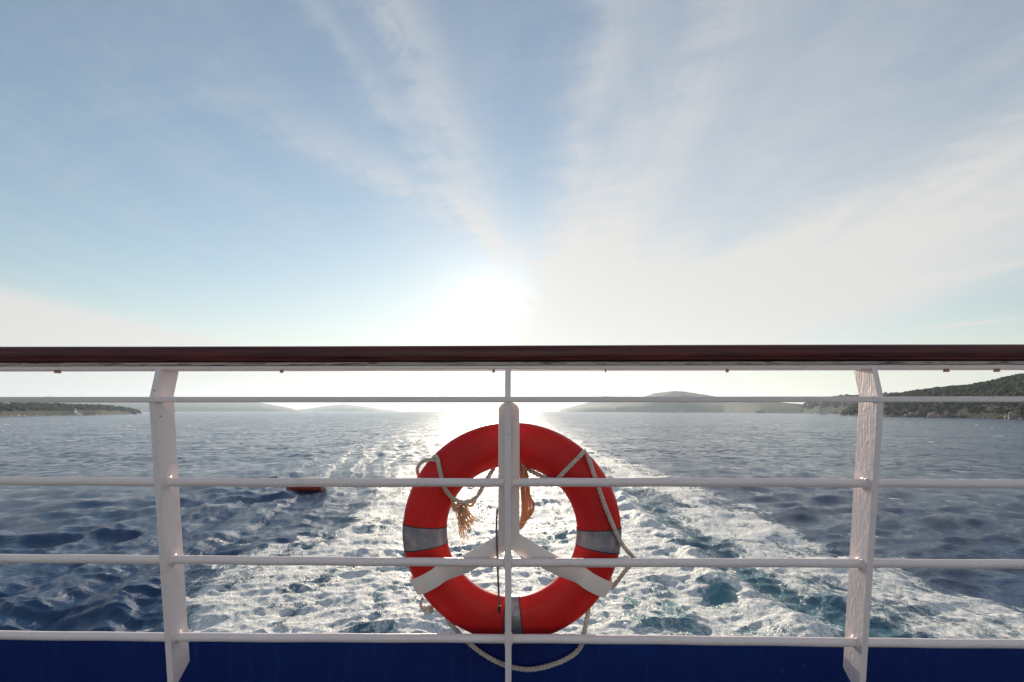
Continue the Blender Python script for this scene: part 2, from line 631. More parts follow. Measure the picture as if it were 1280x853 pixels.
def build_sea():
    fine = np.radians(np.linspace(-60, 60, 1180))
    coarse_a = np.radians(np.linspace(-180, -60.1, 36))
    coarse_b = np.radians(np.linspace(60.1, 179.0, 36))
    th = np.concatenate([coarse_a, fine, coarse_b])
    rows = np.concatenate([np.array([5200., 2400, 1300, 900]), np.linspace(640, 22, 600), np.geomspace(21.4, .42, 90)])
    r = EYE * F / rows
    nR, nT = len(r), len(th)
    R, T = np.meshgrid(r, th, indexing='ij')
    X0, Y0 = R * np.sin(T), R * np.cos(T)
    dr = np.gradient(r)[:, None] * np.ones((1, nT))
    foam, aer, hw = wake_fields(X0, Y0)
    hw[np.abs(T) > np.radians(75)] = 0
    foam[np.abs(T) > np.radians(75)] = 0
    Z = np.zeros_like(X0); DX = np.zeros_like(X0); DY = np.zeros_like(X0)
    calm = 1 - .55 * np.clip(foam * 1.4, 0, 1)
    head = math.radians(-140)
    nw = 96
    for k in range(nw):
        lam = .26 * (7.5 / .26) ** ((k + rng.random()) / nw)
        ang = (math.radians(-78) + rng.normal(0, .30)) if k % 4 else (math.radians(-128) + rng.normal(0, .30))
        kx, ky = math.cos(ang) * 2 * math.pi / lam, math.sin(ang) * 2 * math.pi / lam
        slope = (.046 if lam < .9 else .035) * (1.0 if lam < 2.6 else (2.6 / lam) ** .9)
        a = slope * lam / (2 * math.pi) * (.6 + .8 * rng.random())
        ph = kx * X0 + ky * Y0 + rng.random() * 6.283
        att = ss(lam / np.maximum(dr, .01), 1.6, 4.0)
        aa = a * att * calm
        Z += aa * np.sin(ph)
        c = aa * np.cos(ph) * 1.05
        DX += c * math.cos(ang); DY += c * math.sin(ang)
    # gusts: groups of higher and lower waves
    gust = 1 + .7 * fbm(X0 * .035, Y0 * .05, 3)
    Z = Z * gust + hw
    X, Y = X0 + DX * gust, Y0 + DY * gust
    V = np.stack([X, Y, Z], -1).reshape(-1, 3).astype(np.float32)
    i = np.arange(nR - 1)[:, None] * nT + np.arange(nT - 1)[None, :]
    Fq = np.stack([i, i + 1, i + nT + 1, i + nT], -1).reshape(-1, 4)[:, ::-1].astype(np.int32)
    me = bpy.data.meshes.new('sea')
    me.vertices.add(len(V)); me.vertices.foreach_set('co', V.ravel())
    me.loops.add(Fq.size); me.loops.foreach_set('vertex_index', Fq.ravel())
    me.polygons.add(len(Fq))
    me.polygons.foreach_set('loop_start', np.arange(0, Fq.size, 4, dtype=np.int32))
    me.update(calc_edges=True)
    me.polygons.foreach_set('use_smooth', np.ones(len(Fq), dtype=bool))
    for nm, arr in (('foam', foam), ('aeration', aer), ('far', 1 - ss(3.0 / np.maximum(dr, .01), 1.6, 4.0))):
        at_ = me.attributes.new(nm, 'FLOAT', 'POINT')
        at_.data.foreach_set('value', np.ascontiguousarray(arr, dtype=np.float32).ravel())
    return me


def m_sea():
    m, g, b = mat('sea_water', (.006, .035, .075), .08)
    b.inputs['IOR'].default_value = 1.333
    oc = objc(g)
    def attr(n):
        nd = g.new('ShaderNodeAttribute', attribute_name=n)
        return nd.outputs['Fac']
    foam, aer, far = attr('foam'), attr('aeration'), attr('far')
    # foam lace: cell edges, streaks and bubbles, let through where the cover is dense
    vm = g.new('ShaderNodeVectorMath', operation='MULTIPLY_ADD')
    nz = g.noise(oc, .9, 4.0, .6, .0, 1)
    g.put(vm.inputs[0], nz)
    vm.inputs[1].default_value = (1.4, 1.4, 0)
    g.put(vm.inputs[2], oc)
    flat = g.new('ShaderNodeVectorMath', operation='MULTIPLY')
    g.put(flat.inputs[0], vm.outputs[0])
    flat.inputs[1].default_value = (1, .5, 0)
    def cells(scale):
        vo = g.new('ShaderNodeTexVoronoi', feature='DISTANCE_TO_EDGE')
        g.put(vo.inputs['Vector'], flat.outputs[0])
        vo.inputs['Scale'].default_value = scale
        return g.sstep(vo.outputs['Distance'], .0, .32, 1.0, 0.0)
    lace = g.add(g.add(g.mul(cells(1.3), .34), g.mul(cells(3.4), .32)), g.mul(cells(8.0), .22))
    n1 = g.noise(flat.outputs[0], 4.2, 8.0, .70, .4)
    n2 = g.noise(flat.outputs[0], .55, 5.0, .6, .3)
    pat = g.add(g.add(g.mul(lace, .62), g.mul(n1, .80)), g.mul(g.sub(n2, .5), .55))
    thr = g.sub(1.13, g.mul(foam, .86))
    pits = g.sstep(g.noise(flat.outputs[0], 13.0, 5.0, .7, .3), .36, .50)
    mask = g.mul(g.sstep(g.sub(pat, thr), -.20, .13), g.sstep(foam, .06, .20))
    mask = g.mul(mask, g.add(.45, g.mul(pits, .55)))
    film = g.mul(g.sstep(g.sub(pat, thr), -.45, .15), foam)
    deep = g.mix(g.sstep(g.noise(oc, .05, 3.0), .3, .7), (.004, .040, .122), (.0055, .050, .136))
    wc = g.mix(g.m('MULTIPLY', aer, .75, clamp=True), deep, (.11, .31, .335))
    wc = g.mix(g.mul(film, .55), wc, (.36, .54, .56))
    c = g.mix(mask, wc, (.90, .89, .87))
    g.put(b.inputs['Base Color'], c)
    rw = g.add(.10, g.mul(far, .08))
    g.put(b.inputs['Roughness'], g.m('MAXIMUM', rw, g.mul(mask, .66)))
    g.put(b.inputs['Specular IOR Level'], g.sub(.5, g.mul(mask, .34)))
    # fine ripples near, whole waves where the sheet is too coarse to carry them
    rot = g.new('ShaderNodeMapping')
    g.put(rot.inputs['Vector'], oc)
    rot.inputs['Rotation'].default_value = (0, 0, math.radians(62))
    rot.inputs['Scale'].default_value = (1.0, .42, 1.0)
    rp = g.noise(rot.outputs[0], 3.6, 5.0, .62, .3)
    rp2 = g.noise(rot.outputs[0], 9.0, 4.0, .62)
    rp = g.sub(1.0, g.m('ABSOLUTE', g.sub(g.mul(rp, 2.4), 1.2)))      # crests sharper than troughs
    rp2 = g.sub(1.0, g.m('ABSOLUTE', g.sub(g.mul(rp2, 2.4), 1.2)))
    wf = g.noise(oc, .42, 5.0, .62, .4)
    rp3 = g.noise(oc, 26.0, 3.0, .6)
    h = g.add(g.add(g.add(g.mul(rp, .055), g.mul(rp3, .004)), g.mul(rp2, .022)), g.mul(g.mul(wf, far), .30))
    h = g.add(h, g.add(g.mul(mask, .008), g.mul(g.mul(n1, mask), .05)))
    bp = g.new('ShaderNodeBump')
    bp.inputs['Strength'].default_value = 1.0
    bp.inputs['Distance'].default_value = 1.0
    g.put(bp.inputs['Height'], h)
    # facets of waves too small or too far for the sheet: tilt the normal itself
    cz = g.new('ShaderNodeMapping')
    g.put(cz.inputs['Vector'], oc)
    cz.inputs['Scale'].default_value = (.8, 1.0, 1.0)
    fc1 = g.noise(cz.outputs[0], 1.1, 4.0, .62, .2, 1)
    fc2 = g.noise(cz.outputs[0], .16, 3.0, .55, .2, 1)
    sm = g.new('ShaderNodeVectorMath', operation='MULTIPLY_ADD')
    g.put(sm.inputs[0], fc1); sm.inputs[1].default_value = (2.0, 2.3, 0); sm.inputs[2].default_value = (-1.0, -1.15, 0)
    sm2 = g.new('ShaderNodeVectorMath', operation='MULTIPLY_ADD')
    g.put(sm2.inputs[0], fc2); sm2.inputs[1].default_value = (.7, .7, 0); sm2.inputs[2].default_value = (-.35, -.35, 0)
    sa = g.new('ShaderNodeVectorMath', operation='ADD')
    g.l.new(sm.outputs[0], sa.inputs[0]); g.l.new(sm2.outputs[0], sa.inputs[1])
    sf = g.new('ShaderNodeVectorMath', operation='SCALE')
    g.l.new(sa.outputs[0], sf.inputs[0]); g.put(sf.inputs['Scale'], g.mul(g.add(.22, g.mul(far, .78)), g.sub(1.0, g.mul(mask, .8))))
    na = g.new('ShaderNodeVectorMath', operation='ADD')
    g.l.new(bp.outputs[0], na.inputs[0]); g.l.new(sf.outputs[0], na.inputs[1])
    nn = g.new('ShaderNodeVectorMath', operation='NORMALIZE')
    g.l.new(na.outputs[0], nn.inputs[0])
    g.l.new(nn.outputs[0], b.inputs['Normal'])
    return m


sea = link('sea', build_sea(), m_sea(), None, None)
tag(sea, 'choppy dark blue sea with a broad white foaming wake', 'sea', kind='structure')

# ------------------------------------------------------------------ land along the horizon
def m_land(name, veg, veg2, rock, shore=2.0, scale=.02):
    m, g, b = mat(name, veg, .9, 0, .2)
    oc = objc(g)
    n = g.noise(oc, scale, 6.0, .7, .3)
    n2 = g.noise(oc, scale * 4, 5.0, .7, .3)
    c = g.mix(g.sstep(n2, .38, .62), veg, veg2)
    x, y, z = g.sep(oc)
    lim = g.add(z, g.mul(g.sub(n2, .62), -shore * 9))
    c = g.mix(g.sstep(lim, shore * .6, shore * 1.3, 1.0, 0.0), c, rock)
    g.put(b.inputs['Base Color'], c)
    bump(g, b, n2, 1.0, 3.0)
    return m


def interp(tab, x, k):
    return float(np.interp(x, [t[0] for t in tab], [t[k] for t in tab]))


def land(name, tab, m, depth=.35, cols=120, rough=.10, label=None, seed=0, cliff=.25):
    """tab rows: (pixel column, ridge row, metres to the shore). A ridge of land with a front slope, a crest and a back slope."""
    nr = 22
    V = np.zeros((cols, nr, 3))
    x0, x1 = tab[0][0], tab[-1][0]
    info = []
    for i in range(cols):
        px = x0 + (x1 - x0) * i / (cols - 1)
        D = interp(tab, px, 2)
        top = interp(tab, px, 1)
        d = ray(px, HOR)
        Dr = D * (1 + depth * .55)
        zr = EYE + (HOR - top) / F * Dr
        for j in range(nr):
            t = j / (nr - 1)
            if t < .55:
                q = t / .55
                dd = D * (1 + depth * .55 * q)
                prof = cliff * min(1, q / .12) + (1 - cliff) * (1 - (1 - q) ** 1.5)
                if q == 0: prof = 0
            else:
                q = (t - .55) / .45
                dd = Dr + D * depth * .6 * q
                prof = math.cos(q * math.pi / 2) ** 1.2
            p = d * dd
            V[i, j] = (p.x, p.y, prof)
        info.append((zr, D))
    zr = np.array([q[0] for q in info])[:, None]
    D = np.array([q[1] for q in info])[:, None]
    s = zr.max()
    nz = fbm(V[..., 0] / (s * 1.5) + seed, V[..., 1] / (s * 1.5), 5, .55)
    jj = np.linspace(0, 1, nr)[None, :]
    amp = rough * np.sin(np.clip(jj / .55, 0, 1) * math.pi * .9) * zr
    Z = V[..., 2] * (zr + 1.5) - 1.5 + nz * amp
    ends = np.minimum(1, np.minimum(np.arange(cols), np.arange(cols)[::-1]) / 3.0)[:, None]
    V[..., 2] = np.where(V[..., 2] <= 0, -1.5, Z * ends - 1.5 * (1 - ends))
    fl = [(i * nr + j, (i + 1) * nr + j, (i + 1) * nr + j + 1, i * nr + j + 1) for i in range(cols - 1) for j in range(nr - 1)]
    o = link(name, from_py(V.reshape(-1, 3), fl), m, None, True)
    tag(o, label, 'land', kind='structure')
    return V


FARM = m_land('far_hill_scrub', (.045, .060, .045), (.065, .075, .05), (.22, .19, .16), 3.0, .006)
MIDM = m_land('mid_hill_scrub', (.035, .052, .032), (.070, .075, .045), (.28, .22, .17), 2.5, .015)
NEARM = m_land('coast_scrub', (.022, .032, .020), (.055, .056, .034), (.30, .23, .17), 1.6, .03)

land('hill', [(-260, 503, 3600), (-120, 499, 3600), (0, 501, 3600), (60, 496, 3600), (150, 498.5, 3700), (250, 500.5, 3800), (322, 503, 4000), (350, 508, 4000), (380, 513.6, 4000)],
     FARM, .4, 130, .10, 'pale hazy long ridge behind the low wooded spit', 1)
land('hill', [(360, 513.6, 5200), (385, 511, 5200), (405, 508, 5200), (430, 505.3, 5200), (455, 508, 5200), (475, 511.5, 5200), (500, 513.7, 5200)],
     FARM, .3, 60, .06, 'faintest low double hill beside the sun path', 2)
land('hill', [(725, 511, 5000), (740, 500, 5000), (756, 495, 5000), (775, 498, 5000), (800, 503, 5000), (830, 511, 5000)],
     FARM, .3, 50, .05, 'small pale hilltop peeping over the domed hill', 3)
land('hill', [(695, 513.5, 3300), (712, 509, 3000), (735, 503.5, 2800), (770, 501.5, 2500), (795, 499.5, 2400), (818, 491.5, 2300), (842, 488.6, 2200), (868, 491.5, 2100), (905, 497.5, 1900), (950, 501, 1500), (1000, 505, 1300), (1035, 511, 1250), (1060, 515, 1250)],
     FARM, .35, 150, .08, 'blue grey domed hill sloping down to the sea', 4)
V_mid = land('headland', [(992, 515, 1350), (1006, 506, 1280), (1022, 499, 1200), (1060, 496, 1080), (1107, 494.5, 1000), (1170, 493, 950), (1230, 496, 950)],
             MIDM, .35, 110, .10, 'dark green low headland between the domed hill and the cliffs', 5)
V_right = land('headland', [(1048, 518, 640), (1062, 511, 600), (1080, 503, 560), (1107, 496, 520), (1150, 490, 470), (1180, 486.5, 445), (1215, 483, 415), (1240, 478.5, 395), (1255, 475, 385), (1280, 471, 365), (1340, 463, 330), (1440, 456, 290)],
               NEARM, .40, 200, .10, 'scrubby headland with rocky foot and tree lined crest', 6, .34)
V_spit = land('headland', [(-180, 503, 360), (-80, 505, 430), (0, 508.5, 520), (40, 507.5, 600), (90, 508.5, 690), (130, 509, 790), (150, 510.5, 880), (165, 513, 960), (180, 515.6, 1050)],
              NEARM, .30, 130, .08, 'low wooded spit with tan shore carrying the lighthouse', 7, .30)


def m_foliage():
    m, g, b = mat('scrub_foliage', (.03, .05, .02), .9, 0, .15)
    oc = objc(g)
    n = g.noise(oc, .05, 4.0, .7)
    n2 = g.noise(oc, .9, 4.0, .7)
    c = g.mix(g.sstep(n, .35, .65), (.022, .036, .016), (.055, .060, .028))
    c = g.mix(g.mul(g.sstep(n2, .45, .7), .5), c, (.075, .085, .040))
    g.put(b.inputs['Base Color'], c)
    bump(g, b, n2, 1.0, .8)
    return m


FOL = m_foliage()


def woods(name, V, count, size, jlo, jhi, label, crest=0.0, seed=3):
    """a far wood that reads as one mass: many ragged crowns standing on the slope"""
    r = np.random.default_rng(seed)
    bm = bmesh.new()
    bmesh.ops.create_icosphere(bm, subdivisions=2, radius=1.0)
    bv = np.array([v.co[:] for v in bm.verts])
    bf = np.array([[v.index for v in f.verts] for f in bm.faces])
    bm.free()
    nc, nr = V.shape[:2]
    VV, FF = [], []
    dens = fbm(V[..., 0] * .03 + 5, V[..., 1] * .03, 3)
    k = 0
    tries = 0
    while k < count and tries < count * 20:
        tries += 1
        i = r.random() * (nc - 1.01)
        if r.random() < crest:
            j = (.44 + .14 * r.random()) * (nr - 1)
        else:
            j = (jlo + (jhi - jlo) * r.random()) * (nr - 1)
        a, c = int(i), int(j)
        if dens[a, c] < -.22 and r.random() < .75:
            continue
        fi, fj = i - a, j - c
        p = (V[a, c] * (1 - fi) + V[a + 1, c] * fi) * (1 - fj) + (V[a, c + 1] * (1 - fi) + V[a + 1, c + 1] * fi) * fj
        if p[2] < .9:
            continue
        s = size * (.45 + .9 * r.random() ** 1.6)
        jit = bv * (1 + .42 * (r.random((len(bv), 1)) - .5))
        pts = jit * np.array([s, s, s * (.62 + .4 * r.random())]) + p + np.array([0, 0, s * .38])
        FF.append(bf + len(bv) * k)
        VV.append(pts)
        k += 1
    VV = np.concatenate(VV); FF = np.concatenate(FF)
    o = link(name, from_py(VV, FF.tolist()), FOL, None, False)
    tag(o, label, 'woods', kind='stuff')


woods('scrub_wood', V_right, 4600, 1.9, .02, .60, 'dense dark scrub and pines covering the rocky headland', .16, 3)
woods('scrub_wood', V_spit, 1300, 3.4, .14, .60, 'dark green trees massed along the low lighthouse spit', .35, 4)
woods('scrub_wood', V_mid, 1100, 4.2, .06, .60, 'dark scrub covering the low middle headland', .2, 5)

ROCK, gr_, br_ = mat('pale_shore_rock', (.42, .32, .24), .85)
oc_ = objc(gr_)
nr_ = gr_.noise(oc_, .35, 6.0, .7, .4)
gr_.put(br_.inputs['Base Color'], gr_.mix(gr_.sstep(nr_, .35, .68), (.20, .14, .11), (.52, .40, .30)))
bump(gr_, br_, nr_, 1.0, .8)


def rock_outcrop(px, D, w, h, label, group, seed):
    r = np.random.default_rng(seed)
    d = ray(px, HOR)
    c = d * D
    bm = bmesh.new()
    for k in range(7):
        s = 1 - .12 * k
        m4 = Matrix.Translation((c.x + (r.random() - .5) * w, c.y + (r.random() - .3) * w * .5 + 1.5, h * (.05 + .5 * r.random() * (1 - abs(r.random() - .5))))) @ \
            Matrix.Rotation(r.random() * 6, 4, Vector((r.random(), r.random(), r.random())).normalized()) @ \
            Matrix.Diagonal((w * .26 * s, w * .22 * s, h * .5 * s, 1))
        q = bmesh.ops.create_icosphere(bm, subdivisions=2, radius=1.0, matrix=m4)
        for v in q['verts']:
            v.co += Vector(r.normal(0, .09, 3)) * h * .5
    o = link('rock_outcrop', from_bm(bm), ROCK, None, False)
    tag(o, label, 'rock', group)


gl = 'pale rocks at the foot of the headland'
lbs = ['small low tan rock near the tip of the scrubby headland',
       'broad tan rock outcrop at the foot of the scrubby headland beside the small low rock',
       'tallest narrow tan rock outcrop, first of a pair along the headland foot',
       'tan rock outcrop beside the tallest narrow rock of the headland foot',
       'low tan rock next to the big cliff rocks below the tree lined crest',
       'big pale cliff rock at the waterline below the tree lined crest']
for i, (px, D, w, h) in enumerate([(1116, 508, 5, 3.6), (1138, 480, 10, 7.0), (1167, 452, 8, 8.5), (1184, 438, 8, 7.5), (1258, 377, 6, 5.0), (1270, 368, 9, 9.0)]):
    rock_outcrop(px, D, w, h, lbs[i], gl, 20 + i)
for i, (px, D, w, h) in enumerate([(948, 1490, 9, 15), (953, 1470, 8, 11)]):
    rock_outcrop(px, D, w, h, ('taller pale rock scar on the shore of the domed hill', 'shorter pale rock scar beside the taller one on the domed hill')[i], 'rock scars of the domed hill', 40 + i)
rock_outcrop(98, 672, 26, 1.8, 'low tan rock shelf under the lighthouse', None, 50)
rock_outcrop(160, 905, 22, 1.8, 'low tan rocks at the tip of the wooded spit', None, 51)

# ------------------------------------------------------------------ the ship: hull, deck, blue bulwark, house
WHITE, gw, bw = mat('white_superstructure', (.82, .81, .80), .45)
DECK, gd, bd = mat('deck_paint', (.30, .33, .33), .7)
n_ = gd.noise(objc(gd), 5.0, 5.0, .7)
gd.put(bd.inputs['Base Color'], gd.mix(gd.sstep(n_, .35, .7), (.10, .125, .14), (.15, .165, .17)))

YB = 1.735                                   # inner face of the bulwark
zb = at(640, 796.0, YB).z
deck_z = EYE - 1.32
ship = empty('passenger_ship', (0, YB, deck_z), 'blue painted steel bulwark of the ship below the white railing', 'ship')
bm = bmesh.new(); bm_box(bm, (-6.5, YB, deck_z - .3), (6.5, YB + .008, zb), .002)
bul = link('bulwark', from_bm(bm), BLUE, ship, False)
bm = bmesh.new(); bm_box(bm, (-6.5, -16.0, deck_z - .05), (6.5, YB - .001, deck_z), 0)
link('deck', from_bm(bm), DECK, ship, False)
bm = bmesh.new(); bm_box(bm, (-6.45, -30, -1.2), (6.45, YB + .01, deck_z - .31), .05)
link('hull', from_bm(bm), BLUE, ship, False)
bm = bmesh.new(); bm_box(bm, (-6.3, -29, deck_z - .02), (6.3, -16.001, deck_z + 5.0), .05)
house = link('superstructure', from_bm(bm), WHITE, ship, False)
GLASS, _, bg_ = mat('dark_glass', (.02, .025, .03), .08)
for k in range(-4, 5):
    if k == 0: continue
    bm = bmesh.new(); bm_box(bm, (k * 1.35 - .4, -16.0, deck_z + 1.0), (k * 1.35 + .4, -15.97, deck_z + 1.8), .05)
    link('window', from_bm(bm), GLASS, house, True)

# ------------------------------------------------------------------ the railing
YK = 1.50                                    # near edge of the posts at the knee
ZK = at(640, 499.5, YK).z
ZBOT = EYE - .90
ZTOP = at(640, 461.5, 1.535).z
lean = .080 / (ZK - ZBOT)                    # the posts lean outboard towards their feet
BARW, BART = .082, .0195


def ynear(z):
    return YK + (ZK - z) * lean if z < ZK else YK + (z - ZK) / (ZTOP - ZK) * .026


rail = empty('ship_railing', (0, 1.56, deck_z), 'white painted steel railing with a dark varnished wooden handrail', 'railing')
xl, xc, xr = at(190, HOR, YK).x, at(634.5, HOR, YK).x, at(1101, HOR, YK).x
step = (xr - xl) / 2
post_x = [xl - 2 * step, xl - step, xl, xc, xr, xr + step, xr + 2 * step]
XA, XB = post_x[0] - .2, post_x[-1] + .2
zs = EYE - .868
for x in post_x:
    bm = bmesh.new()
    zf = deck_z
    poly = [(ynear(ZK - .008), ZK - .008), (ynear(ZK - .008) + BARW, ZK - .008), (ynear(zs) + BARW, zs), (ynear(zs - .03) + BARW * .25, zs - .045), (ynear(zf) + BARW * .25, zf), (ynear(zf), zf)]
    bm_prism(bm, poly, 'x', x - BART / 2, x + BART / 2, .0025)
    p = link('post', from_bm(bm), PAINT, rail, False)
    bm = bmesh.new()
    poly = [(ynear(ZTOP), ZTOP), (ynear(ZTOP) + BARW, ZTOP), (ynear(ZK) + BARW, ZK + .008), (ynear(ZK), ZK + .008)]
    bm_prism(bm, poly, 'x', x - BART * .42, x + BART * .42, .0025)
    link('post_head', from_bm(bm), PAINT, p, False)
# flat knee bar
bm = bmesh.new()
n = 60
for a, b in zip(post_x[:-1], post_x[1:]):
    pass
bm_box(bm, (XA, YK - .004, ZK - .0085), (XB, YK + .034, ZK + .0085), .003)
link('knee_bar', from_bm(bm), PAINT, rail, False)
# round bars
PR = .0142
rails_z = []
for py in (603.4, 702.6, 799.2):
    Y = YK + .05
    for _ in range(6):
        z = at(640, py, Y).z
        Y = ynear(z) + BARW * .42
    V, Fc = [], []
    P = []
    for k in range(161):
        x = XA + (XB - XA) * k / 160
        P.append(Vector((x, Y, z + .0020 * math.sin(x * 2.3 + py) + .0006 * math.sin(x * 17))))
    tube(V, Fc, P, PR, 16)
    rb = link('rail_bar', from_py(V, Fc), PAINT, rail, True)
    rails_z.append((Y, z))
    for x in post_x:
        for s in (-1, 1):
            bm = bmesh.new()
            q = bmesh.ops.create_icosphere(bm, subdivisions=3, radius=1.0)
            for v in q['verts']:
                a = math.atan2(v.co.z, v.co.y)
                rr = 1 + .10 * math.sin(a * 5 + x * 9 + s) + .08 * math.sin(a * 9 + x)
                v.co = Vector((x + s * BART / 2 + v.co.x * .006, Y + v.co.y * PR * 1.42 * rr, z + v.co.z * PR * 1.42 * rr))
            link('weld_bead', from_bm(bm), PAINT, rb, True)
# steel strip under the handrail, weathered joint, wooden handrail
yc = ynear(ZTOP) + BARW / 2
strip_t = .011
bm = bmesh.new(); bm_box(bm, (XA, yc - .037, ZTOP - .0005), (XB, yc + .037, ZTOP + strip_t), .003)
link('steel_strip', from_bm(bm), PAINT, rail, False)
zw = ZTOP + strip_t
bm = bmesh.new(); bm_box(bm, (XA, yc - .041, zw + .0004), (XB, yc + .041, zw + .011), .003)
link('handrail_underside', from_bm(bm), WEATH, rail, False)
prof = []
hw, hh = .050, .054
for k in range(28):
    a = 2 * math.pi * k / 28
    c, s = math.cos(a), math.sin(a)
    prof.append((yc + hw * math.copysign(abs(c) ** .55, c), zw + .011 + hh / 2 + .0004 + hh / 2 * math.copysign(abs(s) ** .60, s)))
V, Fc = [], []
NX = 90
for i in range(NX + 1):
    x = XA + (XB - XA) * i / NX
    for (yy, zz) in prof:
        V.append((x, yy + .0006 * math.sin(x * 3), zz + .0008 * math.sin(x * 2.1)))
for i in range(NX):
    for k in range(28):
        Fc.append((i * 28 + k, (i + 1) * 28 + k, (i + 1) * 28 + (k + 1) % 28, i * 28 + (k + 1) % 28))
Fc.append(tuple(range(28))); Fc.append(tuple(NX * 28 + k for k in reversed(range(28))))
link('handrail', from_py(V, Fc), WOOD, rail, True)
for px, w in ((72, 8), (352, 5), (617, 4), (909, 4.5), (1183, 7), (1246, 7), (757, 2)):
    Y = yc - .018
    p = at(px, 460, Y)
    bm = bmesh.new()
    q = bmesh.ops.create_cone(bm, segments=8, radius1=w / F * Y * .5, radius2=w / F * Y * .4, depth=.011, cap_ends=True,
                              matrix=Matrix.Translation((p.x, Y, ZTOP - .0045)))
    bmesh.ops.bevel(bm, geom=list(bm.edges), offset=.0015, segments=1, affect='EDGES')
    link('bolt_head', from_bm(bm), RUST, rail, True)

# ------------------------------------------------------------------ lifebuoy
YR = 1.735 - .02
CP = at(639.5, 664, YR)
sc_r = YR / F
RO = 136.0 * sc_r
TW = 27.2 * sc_r                # half width of the section, radial
TD = .052                       # half thickness, fore and aft
RM = RO - TW
buoy = empty('lifebuoy', CP, 'orange red ring lifebuoy with grey bands hung outside the railing', 'lifebuoy')


def ring_pt(a, b, grow=0.0):
    """a: angle round the ring from +x towards +z; b: angle round the section (0 = outer edge, -90 = towards the deck)"""
    c, s = math.cos(b), math.sin(b)
    rr = RM + (TW + grow) * math.copysign(abs(c) ** .9, c)
    return CP + Vector((math.cos(a) * rr, (TD + grow) * math.copysign(abs(s) ** .9, s), math.sin(a) * rr))


def ring_mesh(a0, a1, na, nb, grow=0.0, closed=False, b0=0.0, b1=2 * math.pi):
    V, Fc = [], []
    for i in range(na):
        a = a0 + (a1 - a0) * i / (na if closed else na - 1)
        for k in range(nb):
            V.append(ring_pt(a, 2 * math.pi * k / nb, grow))
    lim = na if closed else na - 1
    for i in range(lim):
        for k in range(nb):
            i2 = (i + 1) % na
            Fc.append((i * nb + k, i * nb + (k + 1) % nb, i2 * nb + (k + 1) % nb, i2 * nb + k))
    return from_py(V, Fc)


link('ring', ring_mesh(0, 2 * math.pi, 128, 40, 0, True), RED, buoy, True)
DARKTRIM, _, _ = mat('band_edge', (.05, .02, .03), .7)
for deg, half in ((183, 7.0), (-4, 6.6), (-89.2, 5.8)):
    a = math.radians(deg)
    h = math.radians(half)
    bd_ = link('reflective_band', ring_mesh(a - h, a + h, 14, 40, .0016), BAND, buoy, True)
    for s in (-1, 1):
        link('band_edge', ring_mesh(a + s * h - .006, a + s * h + .006, 3, 40, .0021), DARKTRIM, bd_, True)

# ------------------------------------------------------------------ its bracket: a plank with two splayed hooked arms
YP = ynear(EYE - .1) + BARW + .004           # front face of the plank
bracket = empty('lifebuoy_bracket', at(636, 675, YP), 'cream steel bracket with rounded plank and two hooked arms holding the lifebuoy', 'bracket')
x0, x1 = at(622.8, HOR, YP).x, at(649.4, HOR, YP).x
zt, zj = at(636, 502.5, YP).z, at(636, 682, YP).z
poly = []
cx, rw_ = (x0 + x1) / 2, (x1 - x0) / 2
for k in range(17):
    a = math.pi * k / 16
    poly.append((cx + rw_ * math.cos(a), zt - rw_ * .95 + rw_ * .95 * math.sin(a)))
jx = at(622, 668, YP)
poly += [(x0, jx.z), (x0 - .004, jx.z - .02), (cx, zj - .006), (x1 + .004, jx.z - .02), (x1, jx.z)]
bm = bmesh.new()
bm_prism(bm, poly, 'y', YP, YP + .010, .0022)
link('plank', from_bm(bm), BRK, bracket, False)
J = at(637, 673.5, YP)
for s in (-1, 1):
    th = math.radians(30.3)
    U = Vector((s * math.cos(th), 0, -math.sin(th)))
    Wd = Vector((s * math.sin(th), 0, math.cos(th)))
    # distance along the arm where the ring section sits
    rel = J - CP
    bq_ = rel.x * U.x + rel.z * U.z
    cq = rel.x ** 2 + rel.z ** 2 - RM ** 2
    um = -bq_ + math.sqrt(bq_ ** 2 - cq)
    path = [(0.012, YP + .0045), (.06, YP + .0045), (um * .55, YP + .006)]
    g0 = .012
    path.append((um - TW * .55, YR - TD - g0 + .010))
    for k in range(13):
        b = math.radians(-95 + k * 10.5)
        path.append((um + (TW + g0) * math.cos(b), YR + (TD + g0) * math.sin(b)))
    pts = [J + U * u_ + Vector((0, y_ - YP, 0)) for u_, y_ in path]
    P = resample(spline(pts, 8), .008)
    V, Fc = [], []
    T3 = []
    for i in range(len(P)):
        T3.append((P[min(i + 1, len(P) - 1)] - P[max(i - 1, 0)]).normalized())
    wid = .029
    for i, p in enumerate(P):
        nrm = T3[i].cross(Wd).normalized()
        w_ = wid * (1 + .06 * i / len(P))
        for (q, t) in ((-1, -1), (-.92, -1.0), (.92, -1.0), (1, -1), (1, 1), (.92, 1.0), (-.92, 1.0), (-1, 1)):
            e = .6 if abs(q) == 1 else 1.0
            V.append(p + Wd * (w_ * q) + nrm * (.0032 * t * e))
    for i in range(len(P) - 1):
        for k in range(8):
            a_, b_ = i * 8, (i + 1) * 8
            Fc.append((a_ + k, a_ + (k + 1) % 8, b_ + (k + 1) % 8, b_ + k))
    Fc.append(tuple(range(8))); Fc.append(tuple((len(P) - 1) * 8 + k for k in reversed(range(8))))
    me = from_py(V, Fc)
    link('hooked_arm', me, BRK, bracket, True)

# ------------------------------------------------------------------ ropes
YF = YR - TD - .007      # just in front of the ring


def pp(lst):
    return [at(a, b, c) for a, b, c in lst]


RR = .0078
def rope(name, lst, m=ROPE, R=RR, parent=buoy, **k):
    return link(name, rope_mesh(pp(lst), R, **k), m, parent, True)


